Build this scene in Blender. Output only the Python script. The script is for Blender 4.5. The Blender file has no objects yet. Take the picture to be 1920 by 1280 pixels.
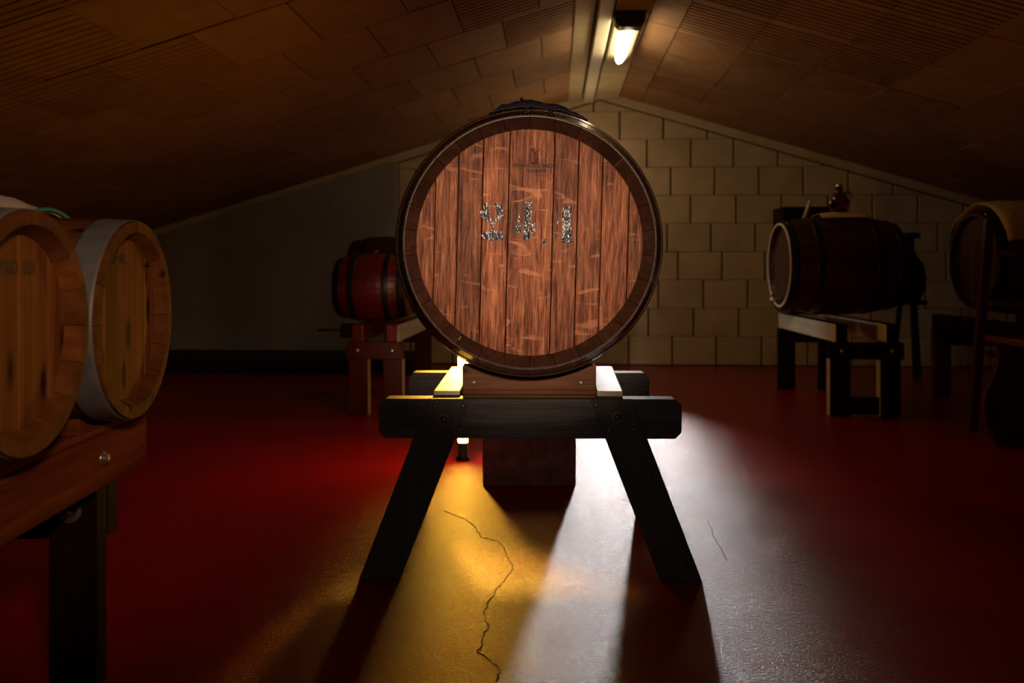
import bpy, bmesh, math, random
from mathutils import Vector, Matrix, Euler, noise as mnoise

random.seed(7)
SC = bpy.context.scene
COL = SC.collection
PI = math.pi

# ------------------------------------------------------------------ camera
CAM_H, F, CX, HY = 0.776, 1500.0, 960.0, 505.0      # metres, pixels at 1920x1280
cd = bpy.data.cameras.new('camera')
cam = bpy.data.objects.new('camera', cd)
COL.objects.link(cam)
cam.location = (0, 0, CAM_H)
cam.rotation_euler = (PI / 2, 0, 0)
cd.sensor_width = 36
cd.lens = F / 1920 * 36
cd.shift_y = -(640 - HY) / 1920
cd.clip_start = 0.05
cd.dof.use_dof = True
cd.dof.focus_distance = 1.86
cd.dof.aperture_fstop = 3.4
SC.camera = cam

# ------------------------------------------------------------------ world, exposure
w = bpy.data.worlds.new('world')
SC.world = w
w.use_nodes = True
w.node_tree.nodes['Background'].inputs[0].default_value = (0.9, 0.6, 0.5, 1)
w.node_tree.nodes['Background'].inputs[1].default_value = 0.002
SC.view_settings.view_transform = 'Standard'
SC.view_settings.look = 'None'
SC.view_settings.exposure = 0
SC.view_settings.gamma = 1
SC.view_settings.use_curve_mapping = False


# ------------------------------------------------------------------ lamps without a body in view, and added fill spots
def spot(name, loc, target, energy, color, deg, blend=0.6, radius=0.05):
    d = bpy.data.lights.new(name, 'SPOT')
    d.energy = energy
    d.color = color
    d.spot_size = math.radians(deg)
    d.spot_blend = blend
    d.shadow_soft_size = radius
    o = bpy.data.objects.new(name, d)
    COL.objects.link(o)
    o.location = loc
    o.rotation_euler = (Vector(target) - Vector(loc)).to_track_quat('-Z', 'Y').to_euler()
    return o


def bulb(name, loc, energy, color, radius):
    d = bpy.data.lights.new(name, 'POINT')
    d.energy = energy
    d.color = color
    d.shadow_soft_size = radius
    o = bpy.data.objects.new(name, d)
    COL.objects.link(o)
    o.location = loc
    return o


spot('barrel_lamp', (0.05, -0.25, 1.06), (0.03, 1.84, 0.83), 225, (1.0, 0.72, 0.52), 23.5, 1.0, 0.03)
spot('cask_fill', (0.30, -0.25, 1.25), (-0.72, 1.40, 0.66), 70, (1.0, 0.60, 0.32), 30, 0.9, 0.08)  # added warm fill for the left casks, no known lamp
spot('trestle_fill', (0.25, -0.30, 0.75), (0.05, 2.0, 0.25), 9, (1.0, 0.86, 0.78), 46, 1.0, 0.15)  # added weak front fill for the legs and the cement block
spot('rail_fill', (0.55, 4.55, 0.55), (1.47, 4.75, 0.50), 6.0, (1.0, 0.92, 0.85), 60, 1.0, 0.05)  # added spot that only brightens the white rails of the right stand
bulb('wall_lamp', (0.52, 5.84, 1.58), 5.2, (1.0, 0.72, 0.40), 0.12)
spot('rear_left_fill', (-0.2, 2.6, 1.6), (-1.1, 4.4, 0.55), 7, (1.0, 0.55, 0.42), 50, 1.0, 0.1)  # added fill for the left cask stand, not a lamp of the room
spot('roof_fill_right', (1.0, 1.9, 0.5), (1.7, 3.4, 1.8), 1.6, (1.0, 0.42, 0.18), 100, 1.0, 0.2)  # added fill shining up at the right ceiling slope, no lamp hangs there
spot('white_lamp', (0.77, 6.0, 0.85), (0.77 - 0.085, 5.0, 0.85 - 0.29), 210, (1.0, 0.93, 0.90), 31, 1.0, 0.07)
spot('yellow_lamp', (-0.195, 3.23, 0.72), (-0.11, 2.23, 0.33), 150, (1.0, 0.50, 0.055), 35, 1.0, 0.04)
YELLOW_STRENGTH = 56.0
CEILING_LAMP_STRENGTH = 17.0
TH = 0.0546                                             # yaw of the room against the camera


# ------------------------------------------------------------------ materials
def principled(name):
    m = bpy.data.materials.new(name)
    m.use_nodes = True
    nt = m.node_tree
    return m, nt, nt.nodes['Principled BSDF']


def rgba(c):
    return (c[0], c[1], c[2], 1)


def coords(nt, scale, rnd=True):
    N, L = nt.nodes, nt.links
    tc = N.new('ShaderNodeTexCoord')
    out = tc.outputs['Object']
    if rnd:
        oi = N.new('ShaderNodeObjectInfo')
        mu = N.new('ShaderNodeMath'); mu.operation = 'MULTIPLY'; mu.inputs[1].default_value = 43.0
        L.new(oi.outputs['Random'], mu.inputs[0])
        ad = N.new('ShaderNodeVectorMath'); ad.operation = 'ADD'
        L.new(out, ad.inputs[0]); L.new(mu.outputs[0], ad.inputs[1])
        out = ad.outputs[0]
    return out


def noise_node(nt, vec, scale3, scale=1.0, detail=4, rough=0.55, dist=0.0):
    N, L = nt.nodes, nt.links
    mp = N.new('ShaderNodeMapping')
    mp.inputs['Scale'].default_value = scale3
    L.new(vec, mp.inputs[0])
    n = N.new('ShaderNodeTexNoise')
    n.inputs['Scale'].default_value = scale
    n.inputs['Detail'].default_value = detail
    n.inputs['Roughness'].default_value = rough
    n.inputs['Distortion'].default_value = dist
    L.new(mp.outputs[0], n.inputs['Vector'])
    return n.outputs['Fac']


def ramp(nt, fac, stops):
    r = nt.nodes.new('ShaderNodeValToRGB')
    el = r.color_ramp.elements
    while len(el) < len(stops):
        el.new(0.5)
    for e, (p, c) in zip(el, stops):
        e.position = p
        e.color = rgba(c) if len(c) == 3 else c
    nt.links.new(fac, r.inputs[0])
    return r.outputs[0]


def mix(nt, fac, a, b, mode='MIX'):
    m = nt.nodes.new('ShaderNodeMix')
    m.data_type = 'RGBA'; m.blend_type = mode
    for sock, v in ((m.inputs[0], fac), (m.inputs[6], a), (m.inputs[7], b)):
        if isinstance(v, (int, float)):
            sock.default_value = v
        elif isinstance(v, tuple):
            sock.default_value = rgba(v)
        else:
            nt.links.new(v, sock)
    return m.outputs[2]


def bump(nt, bs, height, strength, dist=0.002):
    b = nt.nodes.new('ShaderNodeBump')
    b.inputs['Strength'].default_value = strength
    b.inputs['Distance'].default_value = dist
    nt.links.new(height, b.inputs['Height'])
    nt.links.new(b.outputs[0], bs.inputs['Normal'])


def wood(name, dark, mid, light, axis='z', fine=170, rough=0.5, bmp=0.35, spec=0.4, var=0.3, fleck=None, knots=False):
    m, nt, bs = principled(name)
    v = coords(nt, 1)
    def sc(a, b):                        # a across the grain, b along it
        return tuple(b if 'xyz'[i] == axis else a for i in range(3))
    f1 = noise_node(nt, v, sc(fine, fine * 0.05), 1, 4, 0.65)
    f2 = noise_node(nt, v, sc(fine * 0.2, fine * 0.012), 1, 3, 0.55, 0.4)
    mx = mix(nt, 0.45, f1, f2)
    col = ramp(nt, mx, [(0.30, dark), (0.5, mid), (0.70, light)])
    if fleck:
        fk = noise_node(nt, v, sc(9, 26), 1, 2, 0.5, 1.2)
        msk = ramp(nt, fk, [(0.60, (0, 0, 0)), (0.68, (1, 1, 1))])
        col = mix(nt, msk, col, fleck)
    if knots:
        vo = nt.nodes.new('ShaderNodeTexVoronoi')
        mp = nt.nodes.new('ShaderNodeMapping')
        mp.inputs['Scale'].default_value = sc(14, 5)
        nt.links.new(v, mp.inputs[0]); nt.links.new(mp.outputs[0], vo.inputs['Vector'])
        vo.inputs['Scale'].default_value = 1
        msk = ramp(nt, vo.outputs['Distance'], [(0.08, (1, 1, 1)), (0.2, (0, 0, 0))])
        col = mix(nt, msk, col, tuple(c * 0.3 for c in dark))
    oi = nt.nodes.new('ShaderNodeObjectInfo')
    mr = nt.nodes.new('ShaderNodeMapRange')
    mr.inputs['To Min'].default_value = 1 - var; mr.inputs['To Max'].default_value = 1 + var * 0.6
    nt.links.new(oi.outputs['Random'], mr.inputs[0])
    col = mix(nt, 1.0, col, mr.outputs[0], 'MULTIPLY')
    nt.links.new(col, bs.inputs['Base Color'])
    bs.inputs['Roughness'].default_value = rough
    bs.inputs['Specular IOR Level'].default_value = spec
    bump(nt, bs, mx, bmp, 0.004)
    return m


def rough_mat(name, c1, c2, scale=20, rough=0.8, bmp=0.2, fine=200, metal=0.0, spec=0.4, var=0.0):
    m, nt, bs = principled(name)
    v = coords(nt, 1)
    f = noise_node(nt, v, (scale,) * 3, 1, 5, 0.6)
    col = ramp(nt, f, [(0.3, c1), (0.7, c2)])
    if var:
        oi = nt.nodes.new('ShaderNodeObjectInfo')
        mr = nt.nodes.new('ShaderNodeMapRange')
        mr.inputs['To Min'].default_value = 1 - var; mr.inputs['To Max'].default_value = 1 + var
        nt.links.new(oi.outputs['Random'], mr.inputs[0])
        col = mix(nt, 1.0, col, mr.outputs[0], 'MULTIPLY')
    nt.links.new(col, bs.inputs['Base Color'])
    bs.inputs['Roughness'].default_value = rough
    bs.inputs['Metallic'].default_value = metal
    bs.inputs['Specular IOR Level'].default_value = spec
    g = noise_node(nt, v, (fine,) * 3, 1, 3, 0.6)
    bump(nt, bs, g, bmp, 0.003)
    return m


def emitter(name, color, strength):
    m, nt, bs = principled(name)
    bs.inputs['Base Color'].default_value = rgba(color)
    bs.inputs['Emission Color'].default_value = rgba(color)
    bs.inputs['Emission Strength'].default_value = strength
    return m


def floor_material():
    m, nt, bs = principled('red_floor_paint')
    v = coords(nt, 1, False)
    f = noise_node(nt, v, (2.2, 2.2, 2.2), 1, 6, 0.65)
    col = ramp(nt, f, [(0.3, (0.20, 0.0006, 0.0012)), (0.7, (0.32, 0.001, 0.002))])
    g2 = noise_node(nt, v, (60, 60, 60), 1, 4, 0.6)
    col = mix(nt, 0.35, col, ramp(nt, g2, [(0.35, (0.12, 0.0005, 0.0008)), (0.6, (0.32, 0.0012, 0.002))]))
    nt.links.new(col, bs.inputs['Base Color'])
    r = nt.nodes.new('ShaderNodeMapRange')
    r.inputs['From Min'].default_value = 0.3; r.inputs['From Max'].default_value = 0.8
    r.inputs['To Min'].default_value = 0.19; r.inputs['To Max'].default_value = 0.27
    nt.links.new(f, r.inputs[0]); nt.links.new(r.outputs[0], bs.inputs['Roughness'])
    bs.inputs['Specular IOR Level'].default_value = 0.55
    g = noise_node(nt, v, (170, 170, 170), 1, 4, 0.7)
    bump(nt, bs, g, 0.55, 0.0045)
    return m


M = {}
M['floor'] = floor_material()
def oak_material():
    m, nt, bs = principled('red_brown_oak')
    v = coords(nt, 1)
    pores = noise_node(nt, v, (330, 330, 16), 1, 3, 0.7, 0.3)
    med = noise_node(nt, v, (95, 95, 7), 1, 4, 0.7, 0.6)
    big_ = noise_node(nt, v, (14, 14, 5), 1, 3, 0.6)
    a = mix(nt, 0.5, pores, med)
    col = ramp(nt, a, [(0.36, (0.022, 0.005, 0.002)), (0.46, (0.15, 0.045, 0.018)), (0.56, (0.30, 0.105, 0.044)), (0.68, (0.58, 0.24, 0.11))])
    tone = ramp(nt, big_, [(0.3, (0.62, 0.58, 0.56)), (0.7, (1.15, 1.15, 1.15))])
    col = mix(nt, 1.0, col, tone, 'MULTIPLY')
    fk = noise_node(nt, v, (8, 8, 30), 1, 2, 0.5, 1.6)
    msk = ramp(nt, fk, [(0.63, (0, 0, 0)), (0.70, (0.55, 0.55, 0.55))])
    col = mix(nt, msk, col, (0.46, 0.19, 0.10))
    oi = nt.nodes.new('ShaderNodeObjectInfo')
    mr = nt.nodes.new('ShaderNodeMapRange')
    mr.inputs['To Min'].default_value = 0.72; mr.inputs['To Max'].default_value = 1.15
    nt.links.new(oi.outputs['Random'], mr.inputs[0])
    col = mix(nt, 1.0, col, mr.outputs[0], 'MULTIPLY')
    nt.links.new(col, bs.inputs['Base Color'])
    bs.inputs['Roughness'].default_value = 0.5
    bs.inputs['Specular IOR Level'].default_value = 0.2
    bump(nt, bs, a, 0.7, 0.006)
    return m


M['oak'] = oak_material()
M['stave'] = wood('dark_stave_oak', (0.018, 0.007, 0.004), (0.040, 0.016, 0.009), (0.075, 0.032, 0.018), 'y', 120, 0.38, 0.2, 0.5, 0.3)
M['hoop'] = rough_mat('dark_iron_hoop', (0.035, 0.014, 0.009), (0.065, 0.028, 0.017), 30, 0.22, 0.04, 90, 0.55)
M['trestle'] = wood('weathered_grey_black_wood', (0.020, 0.017, 0.016), (0.055, 0.047, 0.043), (0.115, 0.10, 0.093), 'x', 150, 0.6, 0.4, 0.3, 0.15)
M['leg'] = wood('dark_brown_leg_wood', (0.024, 0.018, 0.016), (0.045, 0.035, 0.030), (0.075, 0.058, 0.05), 'z', 150, 0.6, 0.3, 0.3, 0.15)
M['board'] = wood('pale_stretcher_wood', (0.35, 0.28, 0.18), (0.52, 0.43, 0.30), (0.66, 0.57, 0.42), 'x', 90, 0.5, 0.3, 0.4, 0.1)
M['chock'] = wood('brown_pine_chock', (0.07, 0.028, 0.012), (0.15, 0.062, 0.027), (0.24, 0.105, 0.045), 'x', 110, 0.55, 0.3, 0.12, 0.1, None, True)
M['pine'] = wood('orange_pine_stave', (0.07, 0.020, 0.006), (0.17, 0.058, 0.017), (0.26, 0.11, 0.04), 'z', 40, 0.6, 0.12, 0.02, 0.35, None, True)
M['pine_y'] = wood('orange_pine_side', (0.06, 0.018, 0.006), (0.13, 0.045, 0.014), (0.20, 0.08, 0.03), 'y', 40, 0.6, 0.12, 0.02, 0.3, None, True)
M['rail'] = wood('red_brown_rail_wood', (0.06, 0.014, 0.005), (0.12, 0.031, 0.010), (0.20, 0.058, 0.02), 'y', 70, 0.6, 0.2, 0.0, 0.15)
M['post'] = wood('dark_post_wood', (0.006, 0.003, 0.002), (0.014, 0.006, 0.004), (0.035, 0.012, 0.007), 'z', 50, 0.6, 0.2, 0.03, 0.1)
M['redwood'] = wood('red_stained_wood', (0.06, 0.005, 0.004), (0.11, 0.009, 0.006), (0.17, 0.018, 0.012), 'y', 60, 0.38, 0.12, 0.45, 0.2)
M['redpost'] = wood('red_stained_post', (0.035, 0.003, 0.002), (0.06, 0.005, 0.004), (0.09, 0.009, 0.006), 'z', 60, 0.45, 0.12, 0.4, 0.15)
M['brownwood'] = wood('brown_red_stave', (0.018, 0.004, 0.002), (0.036, 0.008, 0.004), (0.06, 0.014, 0.007), 'y', 60, 0.38, 0.12, 0.45, 0.2)
M['white'] = wood('white_painted_wood', (0.42, 0.39, 0.33), (0.60, 0.56, 0.48), (0.72, 0.68, 0.60), 'y', 30, 0.5, 0.1, 0.4, 0.05)
M['iron'] = rough_mat('black_iron', (0.012, 0.012, 0.012), (0.03, 0.028, 0.026), 40, 0.4, 0.1, 150, 0.6)
M['steel'] = rough_mat('bright_steel', (0.45, 0.44, 0.43), (0.6, 0.59, 0.58), 40, 0.28, 0.05, 100, 0.9)
M['zinc'] = rough_mat('galvanised_band', (0.10, 0.104, 0.135), (0.15, 0.156, 0.19), 30, 0.5, 0.08, 60, 0.2)
M['screw'] = rough_mat('brown_screw', (0.06, 0.045, 0.035), (0.12, 0.09, 0.07), 60, 0.4, 0.05, 100, 0.6)
M['plug'] = rough_mat('pale_plug', (0.55, 0.48, 0.42), (0.75, 0.68, 0.6), 60, 0.5, 0.05, 100)
M['block'] = rough_mat('painted_concrete_block', (0.45, 0.35, 0.23), (0.59, 0.47, 0.32), 6, 0.85, 0.25, 90, 0, 0.3, 0.05)
M['mortar'] = rough_mat('recessed_mortar', (0.05, 0.04, 0.028), (0.09, 0.075, 0.05), 20, 0.9, 0.3, 120)
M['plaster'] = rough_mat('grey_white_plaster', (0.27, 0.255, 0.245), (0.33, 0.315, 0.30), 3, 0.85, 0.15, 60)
M['tile'] = rough_mat('terracotta_ceiling_tile', (0.25, 0.13, 0.065), (0.345, 0.19, 0.10), 9, 0.8, 0.2, 120, 0, 0.3, 0.12)
M['slab'] = rough_mat('roof_slab', (0.20, 0.13, 0.08), (0.28, 0.19, 0.12), 9, 0.9, 0.2, 60)
M['ridge'] = rough_mat('ridge_board', (0.45, 0.35, 0.20), (0.58, 0.47, 0.28), 8, 0.7, 0.15, 60)
M['batten'] = rough_mat('cream_batten', (0.60, 0.55, 0.42), (0.70, 0.64, 0.50), 8, 0.6, 0.1, 60)
M['dark'] = rough_mat('dark_plinth', (0.006, 0.005, 0.005), (0.014, 0.011, 0.010), 8, 0.85, 0.1, 60)
M['sidewall'] = rough_mat('side_wall_render', (0.22, 0.19, 0.15), (0.30, 0.26, 0.21), 5, 0.9, 0.2, 60)
M['cement'] = rough_mat('maroon_cement', (0.11, 0.043, 0.048), (0.26, 0.108, 0.115), 24, 0.75, 0.6, 60)
M['crack'] = rough_mat('crack_dirt', (0.02, 0.006, 0.004), (0.05, 0.012, 0.008), 60, 0.9, 0.2, 100)
M['navy'] = rough_mat('navy_cloth', (0.012, 0.012, 0.03), (0.16, 0.14, 0.24), 160, 0.8, 0.8, 400)
M['tan_cloth'] = rough_mat('tan_cloth', (0.42, 0.25, 0.10), (0.55, 0.34, 0.15), 20, 0.85, 0.4, 300)
M['white_cloth'] = rough_mat('white_cloth', (0.5, 0.42, 0.40), (0.62, 0.55, 0.52), 20, 0.85, 0.3, 300)
M['teal'] = rough_mat('teal_edge', (0.02, 0.20, 0.18), (0.03, 0.28, 0.25), 60, 0.7, 0.3, 300)
M['burnt'] = rough_mat('burnt_print', (0.010, 0.004, 0.003), (0.02, 0.008, 0.005), 80, 0.7, 0.2, 200)
M['ink'] = rough_mat('black_print', (0.02, 0.012, 0.008), (0.05, 0.03, 0.02), 80, 0.7, 0.2, 200)
M['lamp_cap'] = rough_mat('dark_lamp_cap', (0.03, 0.022, 0.018), (0.05, 0.036, 0.03), 30, 0.4, 0.05, 60)
M['lamp_body'] = rough_mat('grey_lamp_tray', (0.30, 0.25, 0.16), (0.40, 0.33, 0.22), 20, 0.5, 0.05, 60)
M['yellow_glow'] = emitter('yellow_glow', (1.0, 0.50, 0.045), YELLOW_STRENGTH)
M['lamp_glow'] = emitter('lamp_glow', (1.0, 0.80, 0.46), CEILING_LAMP_STRENGTH)


def paint_material():
    m, nt, bs = principled('gloss_black_stencil_paint')
    v = coords(nt, 1, False)
    f = noise_node(nt, v, (75, 75, 22), 1, 3, 0.6)
    col = ramp(nt, f, [(0.35, (0.010, 0.009, 0.010)), (0.65, (0.04, 0.036, 0.04))])
    nt.links.new(col, bs.inputs['Base Color'])
    bs.inputs['Roughness'].default_value = 0.22
    bs.inputs['Specular IOR Level'].default_value = 0.3
    bump(nt, bs, f, 0.9, 0.007)
    return m


M['paint'] = paint_material()


def glass_material(name, col, rough=0.05):
    m, nt, bs = principled(name)
    bs.inputs['Base Color'].default_value = rgba(col)
    bs.inputs['Transmission Weight'].default_value = 1.0
    bs.inputs['Roughness'].default_value = rough
    bs.inputs['IOR'].default_value = 1.45
    return m


M['glass'] = glass_material('brown_glass', (0.45, 0.16, 0.08))


# ------------------------------------------------------------------ mesh helpers
class MB:
    def __init__(self):
        self.v, self.f, self.sm = [], [], []

    def add(self, verts, faces, smooth=False):
        b = len(self.v)
        self.v += [tuple(p) for p in verts]
        self.f += [tuple(i + b for i in q) for q in faces]
        self.sm += [smooth] * len(faces)
        return self

    def box(self, x0, x1, y0, y1, z0, z1):
        v = [(x, y, z) for z in (z0, z1) for y in (y0, y1) for x in (x0, x1)]
        f = [(0, 2, 3, 1), (4, 5, 7, 6), (0, 1, 5, 4), (2, 6, 7, 3), (0, 4, 6, 2), (1, 3, 7, 5)]
        return self.add(v, f)

    def prism(self, poly, axis, t0, t1):
        """poly: 2-D points; axis: extrusion axis. x: (y,z)  y: (x,z)  z: (x,y)"""
        def P(a, b, t):
            return (t, a, b) if axis == 'x' else (a, t, b) if axis == 'y' else (a, b, t)
        n = len(poly)
        v = [P(a, b, t0) for a, b in poly] + [P(a, b, t1) for a, b in poly]
        f = [tuple(range(n)), tuple(range(2 * n - 1, n - 1, -1))]
        f += [(i, i + n, (i + 1) % n + n, (i + 1) % n) for i in range(n)]
        return self.add(v, f)

    def lathe(self, prof, seg=32, axis='z', closed=False, c=(0, 0, 0), smooth=True):
        """prof: (radius, height along axis)"""
        v, f = [], []
        n = len(prof)
        for k in range(seg):
            a = 2 * PI * k / seg
            for r, h in prof:
                p = (r * math.cos(a), r * math.sin(a), h)
                if axis == 'y':
                    p = (p[0], h, p[1])
                elif axis == 'x':
                    p = (h, p[0], p[1])
                v.append((p[0] + c[0], p[1] + c[1], p[2] + c[2]))
        for k in range(seg):
            k2 = (k + 1) % seg
            for i in range(n if closed else n - 1):
                j = (i + 1) % n
                f.append((k * n + i, k2 * n + i, k2 * n + j, k * n + j))
        if not closed:
            f.append(tuple(k * n for k in range(seg - 1, -1, -1)))
            f.append(tuple(k * n + n - 1 for k in range(seg)))
        return self.add(v, f, smooth)

    def tube(self, pts, r, seg=8):
        pts = [Vector(p) for p in pts]
        v, f = [], []
        for i, p in enumerate(pts):
            d = (pts[min(i + 1, len(pts) - 1)] - pts[max(i - 1, 0)]).normalized()
            up = Vector((0, 0, 1)) if abs(d.z) < 0.9 else Vector((1, 0, 0))
            a = d.cross(up).normalized(); b = d.cross(a)
            for k in range(seg):
                t = 2 * PI * k / seg
                v.append(p + a * (r * math.cos(t)) + b * (r * math.sin(t)))
        for i in range(len(pts) - 1):
            for k in range(seg):
                k2 = (k + 1) % seg
                f.append((i * seg + k, i * seg + k2, (i + 1) * seg + k2, (i + 1) * seg + k))
        f.append(tuple(range(seg - 1, -1, -1)))
        f.append(tuple((len(pts) - 1) * seg + k for k in range(seg)))
        return self.add(v, f, True)

    def mesh(self, name, mat):
        me = bpy.data.meshes.new(name)
        me.from_pydata(self.v, [], self.f)
        me.polygons.foreach_set('use_smooth', self.sm)
        bm = bmesh.new(); bm.from_mesh(me)
        bmesh.ops.recalc_face_normals(bm, faces=bm.faces)
        bm.to_mesh(me); bm.free()
        me.materials.append(mat)
        return me

    def build(self, name, mat, parent=None, bevel=0.0, loc=(0, 0, 0), rot=(0, 0, 0), seg=2):
        return link(name, self.mesh(name, mat), parent, bevel, loc, rot, seg)


def link(name, me, parent=None, bevel=0.0, loc=(0, 0, 0), rot=(0, 0, 0), seg=2):
    o = bpy.data.objects.new(name, me)
    COL.objects.link(o)
    o.parent = parent
    o.location = loc
    o.rotation_euler = rot
    if bevel:
        b = o.modifiers.new('bevel', 'BEVEL')
        b.width = bevel; b.segments = seg; b.limit_method = 'ANGLE'; b.angle_limit = math.radians(35)
    return o


def thing(name, label, cat, loc, rot=(0, 0, 0), group=None):
    o = bpy.data.objects.new(name, None)
    o.empty_display_size = 0.05
    COL.objects.link(o)
    o.location = loc
    o.rotation_euler = rot
    return tag(o, label, cat, group)


def tag(o, label, cat, group=None):
    o['label'] = label
    o['category'] = cat
    if group:
        o['group'] = group
    return o


def struct(name, mb, mat, rot=(0, 0, 0), loc=(0, 0, 0), bevel=0.0, parent=None):
    o = mb.build(name, mat, parent, bevel, loc, rot)
    if parent is None:
        o['kind'] = 'structure'
    return o


def clip(poly, a, b, c):
    """keep a*x+b*y<=c"""
    out = []
    for i in range(len(poly)):
        p, q = poly[i], poly[(i + 1) % len(poly)]
        dp, dq = a * p[0] + b * p[1] - c, a * q[0] + b * q[1] - c
        if dp <= 0:
            out.append(p)
        if (dp < 0 < dq) or (dq < 0 < dp):
            t = dp / (dp - dq)
            out.append((p[0] + (q[0] - p[0]) * t, p[1] + (q[1] - p[1]) * t))
    return out


def at(px, py, Y):
    """the world point at depth Y seen at a pixel of the photograph"""
    return Vector(((px - CX) / F * Y, Y, CAM_H - (py - HY) / F * Y))


def on_floor(px, py, z=0.0):
    Y = (CAM_H - z) * F / (py - HY)
    return Vector(((px - CX) / F * Y, Y, z))


ROOM = (0, 0, -TH)


def room(u, v, z=0.0):
    return Vector((u * math.cos(TH) + v * math.sin(TH), -u * math.sin(TH) + v * math.cos(TH), z))


# ------------------------------------------------------------------ the room
WV, RU, RZ, SL = 6.54, 0.36, 2.26, 0.30            # wall depth, ridge u and z, slope
UL, UR, V0 = -4.3, 4.5, -1.6


def ceil_z(u):
    return RZ - SL * abs(u - RU)


floor = struct('floor', MB().box(UL - .1, UR + .1, V0, WV + .1, -0.1, 0), M['floor'], ROOM)


def crack(pts, wd):
    r = random.Random(3)
    P = [on_floor(x, y) for x, y in pts]
    fine = []
    for a, b in zip(P[:-1], P[1:]):
        for k in range(5):
            q = a.lerp(b, k / 5)
            fine.append(q + Vector((r.uniform(-1, 1), r.uniform(-1, 1), 0)) * 0.0045 * (k != 0))
    fine.append(P[-1])
    left, right = [], []
    for i, p in enumerate(fine):
        d = (fine[min(i + 1, len(fine) - 1)] - fine[max(i - 1, 0)]).normalized()
        s = Vector((-d.y, d.x, 0)) * wd * r.uniform(0.4, 1.2)
        left.append(p + s); right.append(p - s)
    n = len(fine)
    v = [p + Vector((0, 0, 0.0006)) for p in left + right]
    v += [p - Vector((0, 0, 0.002)) for p in left + right]
    f = [(i, i + 1, n + i + 1, n + i) for i in range(n - 1)]
    f += [(2 * n + i, 2 * n + i + 1, i + 1, i) for i in range(n - 1)]
    f += [(n + i, n + i + 1, 3 * n + i + 1, 3 * n + i) for i in range(n - 1)]
    inv = Matrix.Rotation(TH, 4, 'Z')
    return MB().add([inv @ p for p in v], f).build('crack', M['crack'], floor)


crack([(833, 957), (869, 971), (890, 987), (901, 1007), (935, 1014), (943, 1025), (948, 1043), (962, 1059), (955, 1075),
       (939, 1097), (914, 1129), (908, 1150), (916, 1174), (905, 1193), (905, 1210), (894, 1220), (919, 1237), (938, 1255), (930, 1279)], 0.0009)
crack([(1327, 975), (1347, 1022), (1363, 1050)], 0.0012)
crack([(1160, 936), (1178, 939), (1205, 946)], 0.0012)

# back wall: mortar slab with recessed joints, each block a part
gable = [(UL, 0), (UR, 0), (UR, ceil_z(UR)), (RU, RZ), (UL, ceil_z(UL))]
wall_back = struct('wall_back', MB().prism(gable, 'y', WV + 0.022, WV + 0.15), M['mortar'], ROOM)
BW, BH = 0.352, 0.2285
offs = [0.10, 0.27, 0.02, 0.21, 0.09, 0.30, 0.14, 0.28, 0.05, 0.2]
cnt = 0
for r_ in range(10):
    z0 = 0.004 + r_ * BH
    u = -1.30
    first = True
    while u < UR:
        u1 = (-1.30 + offs[r_]) if first else u + BW * random.choice([1, 1, 1, 0.97, 1.03])
        first = False
        g, h = 0.007, 0.0012
        p = [(u + g, z0 + h), (min(u1, UR) - g, z0 + h), (min(u1, UR) - g, z0 + BH - h), (u + g, z0 + BH - h)]
        p = clip(p, SL, 1, RZ + SL * RU - 0.11)
        p = clip(p, -SL, 1, RZ - SL * RU - 0.11) if p else p
        if len(p) >= 3 and u1 - u > 0.05:
            d = random.uniform(-0.003, 0.003)
            MB().prism(p, 'y', WV + d, WV + 0.03).build('block', M['block'], wall_back, 0.004, seg=1)
        u = u1
# sloping band under the roof on both sides
for nm, s in (('trim_1', 1), ('trim_2', -1)):
    ue = UR if s > 0 else UL
    p = [(RU, RZ - 0.10), (RU, RZ - 0.004), (ue, ceil_z(ue) - 0.004), (ue, ceil_z(ue) - 0.10)]
    struct(nm, MB().prism(p, 'y', WV - 0.02, WV + 0.02), M['block'], ROOM)
# the plastered part of the back wall on the left
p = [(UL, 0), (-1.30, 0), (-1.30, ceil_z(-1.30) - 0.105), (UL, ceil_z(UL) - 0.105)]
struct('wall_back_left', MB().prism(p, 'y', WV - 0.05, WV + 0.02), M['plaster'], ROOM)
struct('wall_left', MB().box(UL - 0.1, UL, V0, WV, 0, 1.3), M['sidewall'], ROOM)
struct('wall_right', MB().box(UR, UR + 0.1, V0, WV, 0, 1.4), M['sidewall'], ROOM)
struct('wall_front', MB().prism(gable, 'y', V0 - 0.1, V0), M['sidewall'], ROOM)
struct('baseboard_back', MB().box(UL, -1.05, 5.80, WV - 0.05, 0, 0.112), M['dark'], ROOM, bevel=0.004)

# ceiling: two sloping slabs, tiles hung below them as parts
q = 0.05
cb = MB()
cb.prism([(RU, RZ), (UR + .1, ceil_z(UR + .1)), (UR + .1, ceil_z(UR + .1) + q), (RU, RZ + q)], 'y', V0, WV + 0.1)
cb.prism([(RU, RZ), (UL - .1, ceil_z(UL - .1)), (UL - .1, ceil_z(UL - .1) + q), (RU, RZ + q)], 'y', V0, WV + 0.1)
ceiling = struct('ceiling', cb, M['slab'], ROOM)
TL, TW, TT = 0.40, 0.50, 0.032
ang = math.atan(SL)


def tile_mesh(ribs, length=TL, deep=0.016):
    b0, b1 = 0.004, TW - 0.004
    prof = [(b0, 0), (b1, 0)]
    if ribs:
        low = []
        n = 11
        st = (b1 - b0) / n
        for k in range(n):
            s = b1 - k * st
            low += [(s, -TT), (s - st * 0.52, -TT), (s - st * 0.60, -TT + deep), (s - st * 0.92, -TT + deep)]
        low[-1] = (b0, -TT); low[-2] = (b0 + st * 0.4, -TT)
        prof += low
    else:
        prof += [(b1, -TT + 0.004), (b1 - 0.006, -TT), (b0 + 0.006, -TT), (b0, -TT + 0.004)]
    return MB().prism(prof, 'x', 0.003, length - 0.003).mesh('tile', M['tile'])


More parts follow.
